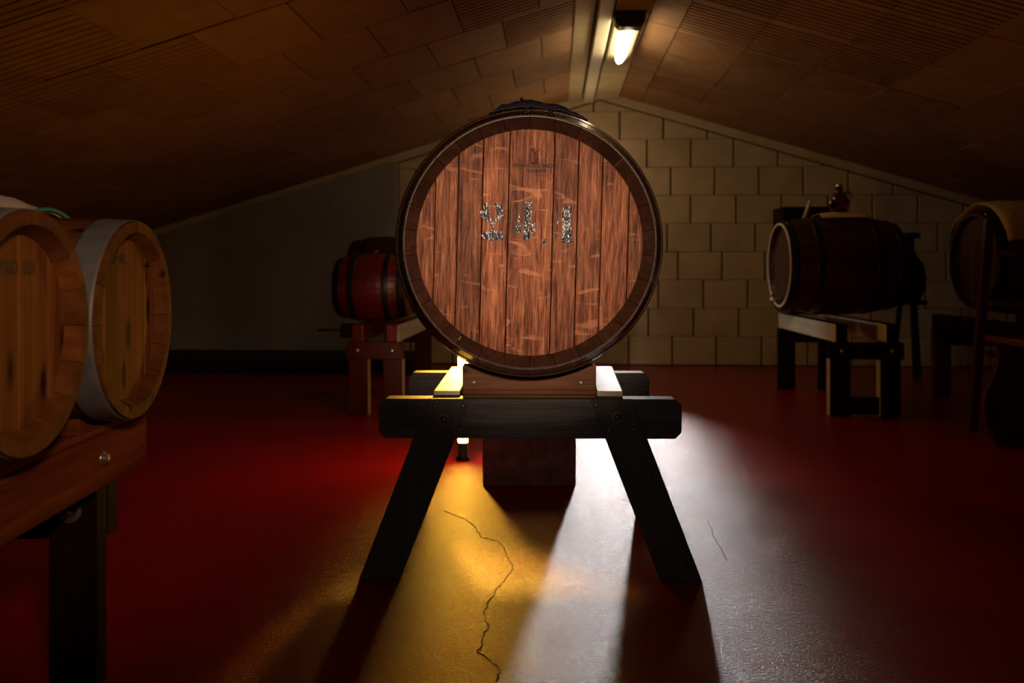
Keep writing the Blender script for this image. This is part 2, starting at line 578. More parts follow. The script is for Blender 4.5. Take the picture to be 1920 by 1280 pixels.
shallow_me, rib_me, flat_me, end_me = tile_mesh(True, TL, 0.004), tile_mesh(True), tile_mesh(False), tile_mesh(False, 0.20)
ROWS = 9
for side in (1, -1):
    u_start = 0.505 - RU if side > 0 else RU - 0.10
    for r_ in range(ROWS):
        v = WV - (r_ + 1) * TW
        s = u_start / math.cos(ang)
        row = 0
        stop = (UR - RU if side > 0 else RU - UL) / math.cos(ang) - 0.02
        first = True
        while s < stop:
            ln = 0.20 if (first and side > 0) else TL
            if first and side < 0 and r_ % 2:
                ln = 0.20
            if s + ln > stop + 0.3:
                break
            px_ribbed = (side > 0 and s < 1.45 and not first) or (side < 0 and (r_ >= 6 and s > 1.7 or s < 0.6 and r_ >= 4))
            me = end_me if ln < 0.3 else ((rib_me if side > 0 else shallow_me) if px_ribbed else flat_me)
            dz = random.uniform(-0.002, 0.002)
            if side > 0:
                loc = (RU + s * math.cos(ang), v, RZ - s * math.sin(ang) + dz)
                rot = (0, ang, 0)
            else:
                e = s + ln
                loc = (RU - e * math.cos(ang), v, RZ - e * math.sin(ang) + dz)
                rot = (0, -ang, 0)
            link('tile', me, ceiling, 0, loc, rot)
            s += ln
            first = False

# ridge: flat board, cream batten and a second narrow plank
struct('trim_3', MB().box(0.10, 0.205, 1.2, WV - 0.02, 2.145, 2.172), M['ridge'], ROOM, bevel=0.004)
struct('trim_4', MB().box(0.222, 0.302, 1.2, WV - 0.02, 2.125, 2.195), M['batten'], ROOM, bevel=0.008)
struct('trim_5', MB().box(0.318, 0.50, 1.2, WV - 0.02, 2.150, 2.178), M['ridge'], ROOM, bevel=0.004)

# ------------------------------------------------------------------ ceiling lamp
lamp = thing('ceiling_lamp', 'dark tube lamp with a bright glowing lens mounted along the roof ridge', 'lamp', room(0.395, 4.26, 2.148), ROOM)
MB().prism([(-0.085, 0), (-0.085, -0.05), (-0.06, -0.085), (0.06, -0.085), (0.085, -0.05), (0.085, 0)], 'y', 0.0, 0.10).build('end_cap', M['lamp_cap'], lamp, 0.014)
MB().box(-0.075, 0.075, 0.10, 1.0, -0.03, 0).build('tray', M['lamp_body'], lamp, 0.006)
MB().lathe([(0.0, 0.12), (0.033, 0.12), (0.036, 0.3), (0.034, 0.62), (0.025, 0.74), (0.012, 0.80), (0.0, 0.81)], 20, 'y', False, (0, 0, -0.068)).build('glowing_tube', M['lamp_glow'], lamp)

# ------------------------------------------------------------------ the trestle under the big barrel
SY = -0.0129                                           # its small yaw
BT, BB = 0.452, 0.353                                  # beam top and bottom
stand = thing('barrel_stand', 'dark weathered trestle of two beams with splayed legs under the large barrel', 'stand', (0.0453, 2.0, 0), (0, 0, SY))
HB = 0.3787
c_ = 0.016
beam_poly = [(-HB, BB + c_), (-HB + c_, BB), (HB - c_, BB), (HB, BB + c_), (HB, BT - c_), (HB - c_, BT), (-HB + c_, BT), (-HB, BT - c_)]
MB().prism(beam_poly, 'y', 0.0, 0.055).build('beam', M['trestle'], stand, 0.003)
MB().prism(beam_poly, 'y', 0.51, 0.565).build('beam', M['trestle'], stand, 0.003)


def leg_poly(s):
    # outer/inner edge at beam top and floor, measured on the front trestle
    t0, t1 = -0.254, -0.150
    b0, b1 = -0.428, -0.325
    p = [(t0, BT + 0.001), (t1, BT + 0.001), (b1, 0.0), (b0, 0.0)]
    return [(x * -s, z) for x, z in p]


legs = []
for y0, y1 in ((-0.004, 0.030), (0.537, 0.571)):
    for s in (-1, 1):
        dx = 0.02 if (y0 > 0.1 and s > 0) else 0.0
        legs.append((s, y0, MB().prism([(x + dx, z) for x, z in leg_poly(s)], 'y', y0, y1).build('leg', M['leg'], stand, 0.002)))


def bolt_part(name, mat, x, y, z, r, h, parent, sgn=-1, washer=0.0):
    mb = MB()
    if washer:
        mb.lathe([(0.0, 0), (washer, 0), (washer, sgn * 0.003), (0.0, sgn * 0.003)], 24, 'y', False, (x, y, z), False)
        mb.lathe([(washer * 0.74, 0), (washer * 0.78, sgn * 0.005), (washer * 0.68, sgn * 0.005), (washer * 0.62, sgn * 0.003)], 24, 'y', False, (x, y, z))
    mb.lathe([(0.0, 0), (r, 0), (r * 0.95, sgn * h * 0.7), (r * 0.5, sgn * h), (0.0, sgn * h)], 16, 'y', False, (x, y, z))
    return mb.build(name, mat, parent)


for (s, y0, lg) in legs[:2]:
    # bolt and four screws on each front leg (pixels of the photograph at Y=2)
    def lx(px):
        return (px - CX) / F * 1.996 - 0.0453
    def lz(py):
        return CAM_H - (py - HY) / F * 1.996
    if s < 0:
        bolts, screws = (832, 786), ((815, 762), (868, 761), (794, 812), (862, 806))
    else:
        bolts, screws = (1157, 781), ((1118, 759), (1170, 755), (1141, 806), (1188, 804))
    bolt_part('bolt', M['screw'], lx(bolts[0]), y0, lz(bolts[1]), 0.0075, 0.008, lg, -1, 0.0135)
    for sx, sy in screws:
        bolt_part('screw', M['screw'], lx(sx), y0, lz(sy), 0.0052, 0.0025, lg)

# stretchers joining the two beams (they catch the light of the tubes)
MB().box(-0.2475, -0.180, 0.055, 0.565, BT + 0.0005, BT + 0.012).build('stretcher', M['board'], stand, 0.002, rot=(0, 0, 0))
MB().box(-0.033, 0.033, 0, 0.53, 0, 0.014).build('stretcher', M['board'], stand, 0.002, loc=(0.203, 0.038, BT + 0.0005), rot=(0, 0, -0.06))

# the large barrel's numbers, needed by the saddles
RH, RB, BL = 0.283, 0.355, 0.95
FRONT = Vector((0.0396, 1.80, 0.836))


def r_out(y, rh=RH, rb=RB, L=BL):
    return rb - (rb - rh) * (2 * y / L) ** 2


def saddle(y0, y1):
    """a chock with a hollow that fits the barrel"""
    ym = (y0 + 2.0 - 1.80) - BL / 2
    rr = max(r_out(ym), r_out((y1 + 2.0 - 1.80) - BL / 2)) + 0.003
    zc = FRONT.z + 0.023 * ((y0 + y1) / 2 + 0.2)
    xc = 0.0
    x0, x1, z0, z1 = -0.1700, 0.1660, BT + 0.0005, 0.534
    top = []
    for k in range(25):
        x = x1 + (x0 - x1) * k / 24
        top.append((x, min(z1, zc - math.sqrt(max(rr * rr - (x - xc) ** 2, 0)))))
    mb = MB().prism([(x0, z0), (x1, z0)] + top, 'y', y0, y1)
    return mb


ch = saddle(0.012, 0.060)
ch.lathe([(0.0, -0.1698), (0.0075, -0.1698), (0.0075, 0.1658), (0.0, 0.1658)], 14, 'x', False, (0, 0.013, BT + 0.0145))
chock = ch.build('chock', M['chock'], stand, 0.0025)
for px in (888.5, 1089):
    bolt_part('screw', M['plug'], (px - CX) / F * 2.012 - 0.0453, 0.012, CAM_H - (716.5 - HY) / F * 2.012, 0.0032, 0.0012, chock)
saddle(0.512, 0.560).build('chock', M['chock'], stand, 0.0025)


# ------------------------------------------------------------------ barrels
def stave_mesh(n, rh, rb, L, t, rin, depth, steps=9, arc=3, gap=0.004, mat=None):
    """one stave, its middle on the +z side of an axis along y"""
    half = PI / n - gap / rb / 2
    prof = []
    for k in range(steps):
        y = -L / 2 + L * k / (steps - 1)
        prof.append((r_out(y, rh, rb, L), y))
    end = rh - rin[0]
    prof.append((rin[0], L / 2))
    prof.append((rin[1], L / 2 - depth))
    prof.append((rin[1] - 0.004 + 0.0, L / 2 - depth - 0.02))
    for k in range(3):
        y = L / 4 - L / 4 * k
        prof.append((r_out(y, rh, rb, L) - t, y))
    prof.append((rin[1] - 0.004, -L / 2 + depth + 0.02))
    prof.append((rin[1], -L / 2 + depth))
    prof.append((rin[0], -L / 2))
    m = len(prof)
    v, f = [], []
    for j in range(arc + 1):
        a = -half + 2 * half * j / arc
        for r, y in prof:
            v.append((r * math.sin(a), y, r * math.cos(a)))
    for j in range(arc):
        for i in range(m):
            k = (i + 1) % m
            f.append((j * m + i, j * m + k, (j + 1) * m + k, (j + 1) * m + i))
    f.append(tuple(range(m)))
    f.append(tuple(arc * m + i for i in range(m - 1, -1, -1)))
    return MB().add(v, f).mesh('stave', mat)


def head_boards(cuts, R, y0, y1, zc, mat, parent, seg=72, roll=0.0, gap=0.0011):
    circ = [(R * math.cos(2 * PI * k / seg), R * math.sin(2 * PI * k / seg)) for k in range(seg)]
    for a, b in zip(cuts[:-1], cuts[1:]):
        p = clip(clip(circ, 1, 0, b - gap), -1, 0, -(a + gap))
        if len(p) >= 3:
            j = random.uniform(-0.0008, 0.0008)
            MB().prism(p, 'y', y0 + j, y1).build('head_board', mat, parent, 0.0012, (0, 0, zc), (0, roll, 0), 1)


def hoop_mesh(ya, yb, rh, rb, L, th, mat, seg=72, inset=0.0006):
    ra, rc = r_out(ya, rh, rb, L) + inset, r_out(yb, rh, rb, L) + inset
    e = (yb - ya) * 0.12
    prof = [(ra, ya), (ra + th * 0.7, ya), (ra + th, ya + e), (rc + th, yb - e), (rc + th * 0.7, yb), (rc, yb)]
    return MB().lathe(prof, seg, 'y', True)


def make_barrel(root, rh, rb, L, n, t, rin, depth, hoops, mats, cuts, roll=0.0, th=0.002, both=False, seg=72, arc=3, rivets=True, rivet_size=1.0):
    me = stave_mesh(n, rh, rb, L, t, rin, depth, 9, arc, 0.0014, mats['stave'])
    for k in range(n):
        link('stave', me, root, 0, (0, 0, rb), (0, 2 * PI * (k + 0.5) / n, 0))
    head_boards(cuts, rin[1] + 0.001, -L / 2 + depth, -L / 2 + depth + 0.02, rb, mats['head'], root, seg, roll)
    if both:
        head_boards(cuts, rin[1] + 0.001, L / 2 - depth - 0.02, L / 2 - depth, rb, mats['head'], root, seg, roll)
    else:
        MB().lathe([(0.0, L / 2 - depth - 0.02), (rin[1], L / 2 - depth - 0.02), (rin[1], L / 2 - depth), (0.0, L / 2 - depth)], seg, 'y', False, (0, 0, rb)).build('rear_head', mats['head'], root)
    for ya, yb in hoops:
        h = hoop_mesh(ya, yb, rh, rb, L, th, mats['hoop'], seg).build('hoop', mats['hoop'], root, 0, (0, 0, rb))
        if rivets:
            ym = (ya + yb) / 2
            rr = r_out(ym, rh, rb, L) + th
            for a in rivets if isinstance(rivets, (list, tuple)) else (0.1,):
                MB().lathe([(0.0055 * rivet_size, -0.001), (0.005 * rivet_size, 0.002 * rivet_size), (0.003 * rivet_size, 0.004 * rivet_size), (0.0, 0.0045 * rivet_size)], 10, 'z', False,
                           ).build('rivet', mats.get('rivet', mats['hoop']), h, 0, (rr * math.sin(a), ym, rr * math.cos(a)), (0, a, 0))


big = thing('wine_barrel', 'large oak wine barrel with black stencilled head standing on the dark trestle', 'barrel',
            (FRONT.x + 0.01 * BL / 2, FRONT.y + BL / 2, FRONT.z + 0.023 * BL / 2 - RB), (0.023, 0, -0.010))
cuts = [-0.27, -0.218, -0.166, -0.110, -0.050, 0.052, 0.108, 0.163, 0.225, 0.27]
HY_ = BL / 2
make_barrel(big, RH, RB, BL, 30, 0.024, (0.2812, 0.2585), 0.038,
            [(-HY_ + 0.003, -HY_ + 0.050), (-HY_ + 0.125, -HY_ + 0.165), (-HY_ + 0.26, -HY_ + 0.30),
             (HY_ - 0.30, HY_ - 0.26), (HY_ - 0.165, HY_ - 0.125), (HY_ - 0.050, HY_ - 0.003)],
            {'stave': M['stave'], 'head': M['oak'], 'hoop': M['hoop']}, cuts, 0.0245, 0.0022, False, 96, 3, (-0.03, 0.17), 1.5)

DH = 1.80 + 0.038


def head_pt(px, py):
    """pixel of the photograph on the head plane -> barrel local x, z"""
    p = at(px, py, DH)
    q = big.matrix_basis.inverted() @ p
    return (q.x, q.z)


stencil = {
    'numeral': [
        [[(901, 398), (906, 391), (908, 381), (916, 381), (917, 400), (923, 412), (918, 417), (909, 413), (904, 407)],
         [(927, 381), (938, 381), (944, 391), (944, 405), (936, 413), (929, 419), (925, 426), (919, 421), (929, 411), (933, 400), (928, 389)],
         [(903, 441), (910, 433), (927, 432), (944, 434), (944, 449), (923, 451), (906, 449)]],
        [[(984, 379), (997, 379), (997, 400), (994, 420), (994, 446), (997, 450), (978, 450), (981, 440), (981, 420), (983, 398)],
         [(962, 431), (966, 422), (977, 419), (978, 434), (970, 437), (963, 435)],
         [(995.5, 420), (1003, 419), (1003, 436), (998, 437), (995, 430)],
         [(969, 414), (974, 404), (977, 405), (973, 416)]],
        [[(1055, 387), (1071, 387), (1071, 440), (1074, 454), (1052, 455), (1054, 435), (1054, 410)],
         [(1043, 420), (1048, 407), (1050, 408), (1047, 421)]],
        [[(1016, 452), (1019, 447), (1024, 448), (1023, 455), (1018, 457)]],
    ]}
yh = -BL / 2 + 0.038
for glyph in stencil['numeral']:
    mb = MB()
    for poly in glyph:
        mb.prism([head_pt(*p) for p in poly], 'y', yh - 0.0018, yh + 0.002)
    mb.build('stencil_numeral', M['paint'], big)


def text_part(name, body, size, mat, parent, loc, rot, shear=0.0, spacing=1.0, sx=1.0, depth=0.0006):
    cu = bpy.data.curves.new(name, 'FONT')
    cu.body = body; cu.size = size; cu.align_x = 'CENTER'; cu.align_y = 'CENTER'
    cu.extrude = depth; cu.offset = 0.00025 if size < 0.02 else 0; cu.shear = shear; cu.space_character = spacing; cu.resolution_u = 3
    tmp = bpy.data.objects.new(name, cu)
    COL.objects.link(tmp)
    dg = bpy.context.evaluated_depsgraph_get()
    me = bpy.data.meshes.new_from_object(tmp.evaluated_get(dg))
    bpy.data.objects.remove(tmp)
    me.materials.clear(); me.materials.append(mat)
    o = link(name, me, parent, 0, loc, rot)
    o.scale = (sx, 1, 1)
    return o


bpy.context.view_layer.update()
x_, z_ = head_pt(1003, 312)
text_part('maker_name', 'DARNAUD & JABOLE', 0.0118, M['burnt'], big, (x_, yh - 0.0012, z_), (PI / 2, 0.02, 0), 0, 1.02, 0.88)
x_, z_ = head_pt(1004, 321)
text_part('cooperage_script', 'Tonnellerie', 0.0115, M['burnt'], big, (x_, yh - 0.0012, z_), (PI / 2, -0.02, 0), 0.4, 0.95, 0.95)
# the emblem: a letter D made of bars under an arc, on a foot, with a small ring
lines = [[(996, 280), (996, 307)], [(996, 280), (1002, 281), (1006, 285), (1009, 292), (1008, 299), (1003, 304), (996, 306)],
         [(996, 282), (1000, 284), (1004, 288), (1006, 294), (1005, 299)], [(1000, 284), (1000, 303)], [(1003, 287), (1003, 302)],
         [(996, 304), (996, 307), (1010, 307), (1010, 298)], [(1005, 303), (1005, 306)], [(1008, 300), (1008, 306)]]
em = MB()
for ln in lines:
    pts = [head_pt(*p) for p in ln]
    em.tube([(x, yh - 0.0008, z) for x, z in pts], 0.0009, 6)
ring = [head_pt(1010.5 + 1.8 * math.cos(a), 282.5 + 1.8 * math.sin(a)) for a in [2 * PI * k / 10 for k in range(11)]]
em.tube([(x, yh - 0.0008, z) for x, z in ring], 0.0005, 6)
em.build('emblem', M['burnt'], big)

# bung and cloth on top of the barrel
zb = 2 * RB
bung = MB().lathe([(0.0, 0.0), (0.024, 0.0), (0.021, 0.012), (0.0, 0.012)], 20, 'z').build('bung', M['brownwood'], big, 0.001, (-0.022, -0.045, zb - 0.005))
MB().lathe([(0.0, 0), (0.0045, 0.0), (0.004, 0.044), (0.0, 0.044)], 10, 'z').build('peg', M['iron'], bung, 0, (0.005, 0, 0.010))


def drape(name, center_x, wx, wy, yc, rr, zc, lift, mat, label, cat, seed, parent_m, folds=0.012, nx=46, ny=24):
    """a crumpled cloth lying over the top of a barrel whose axis runs along local y"""
    mb = MB()
    v, f = [], []
    for j in range(ny + 1):
        for i in range(nx + 1):
            s = -1 + 2 * i / nx; t = -1 + 2 * j / ny
            ex = 1 + 0.10 * mnoise.noise(Vector((t * 2 + seed, 0.3, 0)))
            ey = 1 + 0.12 * mnoise.noise(Vector((s * 2 + seed, 5.3, 0)))
            x = center_x + s * wx * ex
            y = yc + t * wy * ey
            a = x / rr
            n1 = mnoise.noise(Vector((x * 22 + seed, y * 22, seed))) * 0.5 + 0.5
            n2 = mnoise.noise(Vector((x * 70, y * 70 + seed, 2))) * 0.5 + 0.5
            edge = min(1.0, 4.0 * (1 - abs(s))) * min(1.0, 4.0 * (1 - abs(t)))
            bump_ = lift * math.exp(-((s / 0.62) ** 4 + (t / 0.6) ** 4)) * (0.85 + 0.3 * n1) + (folds * n1 + folds * 0.45 * n2) * (0.25 + 0.75 * edge)
            # the cloth starts above the wood and stays above it
            r = r_local(rr, y) + 0.005 + bump_
            v.append((r * math.sin(a), y, zc + r * math.cos(a)))
    for j in range(ny):
        for i in range(nx):
            k = j * (nx + 1) + i
            f.append((k, k + 1, k + nx + 2, k + nx + 1))
    mb.add(v, f, True)
    o = mb.build(name, mat, None)
    so = o.modifiers.new('thick', 'SOLIDIFY'); so.thickness = 0.003; so.offset = 1
    o.matrix_world = parent_m
    return tag(o, label, cat)


def r_local(rr, y):
    return rr


RPAR = RB
def r_local(rr, y):                                       # big barrel's own bulge
    return r_out(y, RH, RB, BL) + 0.001 if abs(rr - RB) < 1e-6 else rr


drape('cloth', 0.028, 0.128, 0.125, -0.06, RB, RB, 0.010, M['navy'], 'crumpled dark navy cloth lying over the bung on top of the large barrel', 'cloth', 3.7, big.matrix_basis.copy(), 0.018, 90, 50)

# ------------------------------------------------------------------ cement plinth and the two tube lights behind the barrel
plinth = tag(MB().box(-0.167, 0.167, 0, 0.26, 0, 0.33).build('cement_block', M['cement'], None, 0.006, (0.062, 2.86, 0)),
             'maroon stained cement block on the red floor behind the trestle', 'block')


def tube_light(px, label, mat, Y):
    x = (px - CX) / F * Y
    t = thing('light_tube', label, 'lamp', (x, Y, 0))
    MB().lathe([(0.0, 0), (0.028, 0), (0.028, 0.008), (0.020, 0.012), (0.020, 0.07), (0.0, 0.07)], 24, 'z').build('base', M['iron'], t)
    MB().lathe([(0.0, 0.0705), (0.02, 0.0705), (0.02, 0.80), (0.0, 0.80)], 20, 'z').build('glowing_tube', mat, t)
    arc = [(0.0225 * math.cos(a), 0.0225 * math.sin(a)) for a in [PI / 4 + PI / 2 * k / 8 for k in range(9)]] + [(0.0205 * math.cos(a), 0.0205 * math.sin(a)) for a in [3 * PI / 4 - PI / 2 * k / 8 for k in range(9)]]
    MB().prism(arc, 'z', 0.07, 0.80).build('rear_shield', M['iron'], t)  # unseen shield, added to hold the tube's light off the back wall
    MB().lathe([(0.0, 0.8005), (0.022, 0.8005), (0.022, 0.83), (0.016, 0.84), (0.0, 0.84)], 20, 'z').build('top_cap', M['iron'], t)
    return t


tube_light(868, 'upright yellow light tube on the floor behind the left side of the barrel', M['yellow_glow'], 3.27)


# ------------------------------------------------------------------ battery stands in the background (room-aligned)
def battery_stand(label, uL, uR, vn, vf, top, hgt, railmat, postmat, outer, legw=0.105, shelf=None, both_white=True):
    """two rails along v on four posts; outer: faces painted white towards the aisle"""
    uc = (uL + uR) / 2
    t = thing('cask_stand', label, 'stand', room(uc, vn), ROOM)
    hw = (uR - uL) / 2
    for s in (-1, 1):
        x = s * hw
        MB().box(x - 0.03, x + 0.03, 0, vf - vn, top - hgt, top).build('rail', railmat, t, 0.004)
        if outer and (both_white or s > 0):
            y = outer * 0.0315
            a, b = sorted((x + outer * 0.0302, x + outer * 0.034))
            MB().box(a, b, -0.002, vf - vn, top - hgt + 0.001, top - 0.001).build('white_face_board', M['white'], t, 0.0)
        for y0 in (0.02, vf - vn - 0.08):
            MB().box(x - legw / 2, x + legw / 2, y0, y0 + 0.05, 0, top - hgt).build('leg', postmat, t, 0.003)
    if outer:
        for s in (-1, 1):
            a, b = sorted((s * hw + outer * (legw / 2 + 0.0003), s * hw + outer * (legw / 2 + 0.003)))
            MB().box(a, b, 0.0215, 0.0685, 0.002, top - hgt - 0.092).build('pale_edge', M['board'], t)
    for y0 in (-0.003, vf - vn - 0.10):
        MB().box(-hw - 0.06, hw + 0.06, y0, y0 + 0.024, top - hgt - 0.09, top - hgt - 0.002).build('crossbar', postmat, t, 0.003)
        for s in (-1, 1):
            if y0 < 0.1:
                bolt_part('bolt', M['steel'], s * hw, y0, top - hgt - 0.045, 0.011, 0.010, t)
    if shelf:
        MB().box(-hw + legw / 2, hw - legw / 2, 0.03, 0.06, 0.01, shelf).build('lower_rail', postmat, t, 0.003)
    return t


def side_barrel(name, label, cat, u, v, z_bottom, rh, rb, L, n, mats, group=None, face=1, hoops=None, cutn=5, tilt=0.0, both=True, th=0.0025, rin=None, seg=48, rivets=(0.35,)):
    """a barrel lying across the rails: its axis along u, head towards +u (face=1) or -u"""
    rot = (0, 0, -TH + (PI / 2 if face > 0 else -PI / 2) + tilt)
    b = thing(name, label, cat, room(u, v, z_bottom), rot, group)
    rin = rin or (rh - 0.012, rh - 0.022)
    h = L / 2
    hoops = hoops or [(-h + 0.003, -h + 0.045), (-h + L * 0.22, -h + L * 0.22 + 0.035), (h - L * 0.22 - 0.035, h - L * 0.22), (h - 0.045, h - 0.003)]
    k = [-rh + 2 * rh * i / cutn for i in range(cutn + 1)]
    make_barrel(b, rh, rb, L, n, 0.018, rin, 0.025, hoops, mats, k, 0.0, th, both, seg, 2, rivets)
    return b


red_m = {'stave': M['redwood'], 'head': M['redwood'], 'hoop': M['iron'], 'rivet': M['steel']}
brown_m = {'stave': M['brownwood'], 'head': M['brownwood'], 'hoop': M['iron'], 'rivet': M['steel']}
pine_m = {'stave': M['pine_y'], 'head': M['pine'], 'hoop': M['zinc'], 'rivet': M['zinc']}

# left of the big barrel
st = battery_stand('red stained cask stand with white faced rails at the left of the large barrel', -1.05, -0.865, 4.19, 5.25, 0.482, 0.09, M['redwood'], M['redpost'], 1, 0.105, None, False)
MB().box(-0.19, -0.125, 0.02, 0.09, 0.41, 0.485).build('clamp_block', M['post'], st, 0.004)
MB().tube([(-0.32, 0.05, 0.45), (-0.19, 0.05, 0.45)], 0.006, 10).build('threaded_rod', M['iron'], st)
rb1 = side_barrel('small_barrel', 'small red barrel with black iron hoops on the left cask stand', 'barrel', -1.03, 4.50, 0.482, 0.160, 0.193, 0.405, 18, red_m)
MB().lathe([(0.0, 0), (0.022, 0), (0.018, 0.02), (0.0, 0.02)], 16, 'z').build('bung', M['redpost'], rb1, 0.001, (0, 0, 0.384))
side_barrel('small_barrel', 'dark brown barrel standing behind the small red barrel on the left stand', 'barrel', -1.06, 4.98, 0.484, 0.215, 0.25, 0.42, 20, brown_m)

# right of the big barrel
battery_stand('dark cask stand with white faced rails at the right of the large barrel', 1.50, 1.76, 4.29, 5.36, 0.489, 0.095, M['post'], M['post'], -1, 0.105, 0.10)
rb2 = side_barrel('small_barrel', 'dark reddish barrel with a pale rimmed head on the right cask stand', 'barrel', 1.575, 4.62, 0.520, 0.238, 0.280, 0.62, 22, brown_m, None, -1, None, 6)
MB().lathe([(0.226, -0.3115), (0.239, -0.3115), (0.239, -0.305), (0.226, -0.305)], 48, 'y', True, (0, 0, 0.28)).build('pale_rim', M['white'], rb2)
sp = MB().tube([(0, -0.285, 0.085), (0, -0.36, 0.085)], 0.010, 12).build('spigot', M['steel'], rb2)
MB().tube([(0, -0.35, 0.065), (0, -0.35, 0.125)], 0.006, 10).build('tap_handle', M['steel'], sp)
rb3 = side_barrel('small_barrel', 'smaller dark barrel behind the pale rimmed barrel on the right stand', 'barrel', 1.60, 5.13, 0.491, 0.19, 0.215, 0.40, 18, brown_m, None, -1)
bx = thing('wooden_box', 'dark open wooden box on top of the barrels of the right stand', 'box', room(1.56, 5.13, 0.922), ROOM)
MB().box(-0.16, 0.16, -0.12, 0.12, 0, 0.014).build('bottom', M['post'], bx)
for (a, b, c, d) in ((-0.16, 0.16, -0.12, -0.106), (-0.16, 0.16, 0.106, 0.12), (-0.16, -0.146, -0.106, 0.106), (0.146, 0.16, -0.106, 0.106)):
    MB().box(a, b, c, d, 0.014, 0.24).build('side_panel', M['post'], bx, 0.002)


def cover(loc, rot, rr, wx, wy, mat, label, seed, name='cloth', folds=0.008):
    m = Matrix.Translation(loc) @ Euler(rot).to_matrix().to_4x4()
    return drape(name, 0, wx, wy, 0, rr, -rr, 0.004, mat, label, 'cloth', seed, m, folds, 24, 16)


tr = (0, 0, -TH - PI / 2)
cover(room(1.60, 4.62, 1.0805), tr, 0.284, 0.12, 0.125, M['tan_cloth'], 'tan cloth folded over the top of the pale rimmed barrel', 8.1)
jug = thing('glass_jug', 'brown glass jug standing on the cloth on top of the pale rimmed barrel', 'jug', room(1.60, 4.62, 1.099), ROOM)
MB().lathe([(0.0, 0.0), (0.045, 0.0), (0.055, 0.02), (0.055, 0.07), (0.035, 0.10), (0.020, 0.115), (0.020, 0.135), (0.024, 0.14),
            (0.018, 0.138), (0.016, 0.115), (0.031, 0.098), (0.050, 0.068), (0.050, 0.022), (0.0, 0.006)], 24, 'z').build('bottle', M['glass'], jug)
MB().tube([(0.03, 0, 0.11), (0.06, 0, 0.115), (0.072, 0, 0.085), (0.055, 0, 0.05)], 0.006, 8).build('handle', M['glass'], jug)
MB().lathe([(0.0, 0), (0.015, 0), (0.017, 0.02), (0.0, 0.02)], 12, 'z').build('stopper', M['steel'], jug, 0, (0, 0, 0.138))
# pale stick leaning on the barrel beside the jug
tag(MB().tube([room(1.400, 4.60, 1.065), room(1.435, 4.60, 1.165)], 0.009, 10).build('wooden_paddle', M['white']),
    'short pale stick upright on the barrel at the left of the jug', 'stick')

# third stand in the dark at the right edge
battery_stand('dark cask stand at the right edge under the cloth covered barrel', 2.36, 2.86, 4.05, 5.1, 0.50, 0.095, M['post'], M['redpost'], 0, 0.10)
side_barrel('small_barrel', 'dark barrel under the tan cloth at the right edge', 'barrel', 2.55, 4.40, 0.533, 0.25, 0.29, 0.66, 20, brown_m, None, -1)
cover(room(2.55, 4.40, 1.113), tr, 0.294, 0.36, 0.31, M['tan_cloth'], 'large tan cloth spread over the dark barrel at the right edge', 4.4, 'cloth', 0.02)
ld = thing('step_ladder', 'dark red wooden ladder leaning beside the cloth covered barrel', 'ladder', room(1.99, 3.93), (0, 0, -TH))
for s in (0, 0.26):
    MB().prism([(s - 0.02, 0), (s + 0.02, 0), (s + 0.10, 1.02), (s + 0.06, 1.02)], 'y', 0, 0.03).build('side_rail', M['redpost'], ld, 0.003)
for z in (0.12, 0.36, 0.60, 0.84):
    MB().box(0.02 + z * 0.078, 0.24 + z * 0.078, -0.03, 0.05, z, z + 0.025).build('tread', M['redwood'], ld, 0.003)
# small table with curved end boards at the right edge, bottle on it
tb = thing('curved_stand', 'dark red stand with a curved end board at the right edge', 'stand', room(2.11, 3.2), ROOM)
pts = []
for k in range(25):
    z = 0.46 * k / 24
    pts.append((-0.20 + 0.035 * math.sin(z / 0.46 * 2 * PI + 2.4) * (1 - 0.2 * z), z))
curve = pts + [(-p[0], p[1]) for p in reversed(pts)]
for y0 in (0.0, 0.42):
    MB().prism(curve, 'y', y0, y0 + 0.03).build('end_board', M['redpost'], tb, 0.003)
MB().box(-0.21, 0.21, -0.01, 0.46, 0.46, 0.485).build('top', M['redwood'], tb, 0.003)
MB().box(-0.012, 0.012, 0.03, 0.42, 0.2, 0.28).build('stretcher', M['redwood'], tb, 0.003)
MB().box(-0.16, -0.09, -0.006, 0.0, 0.20, 0.215).build('latch', M['iron'], tb)
bt = thing('glass_bottle', 'brown glass bottle on the curved stand at the right edge', 'bottle', room(1.965, 3.28, 0.486), ROOM)
MB().lathe([(0.0, 0.0), (0.034, 0.0), (0.036, 0.01), (0.036, 0.09), (0.014, 0.125), (0.014, 0.16), (0.017, 0.162), (0.010, 0.16),
            (0.010, 0.124), (0.031, 0.088), (0.031, 0.012), (0.0, 0.008)], 24, 'z').build('bottle_body', M['glass'], bt)
MB().lathe([(0.0, 0), (0.010, 0), (0.011, 0.018), (0.0, 0.018)], 12, 'z').build('cork', M['tan_cloth'], bt, 0, (0, 0, 0.158))
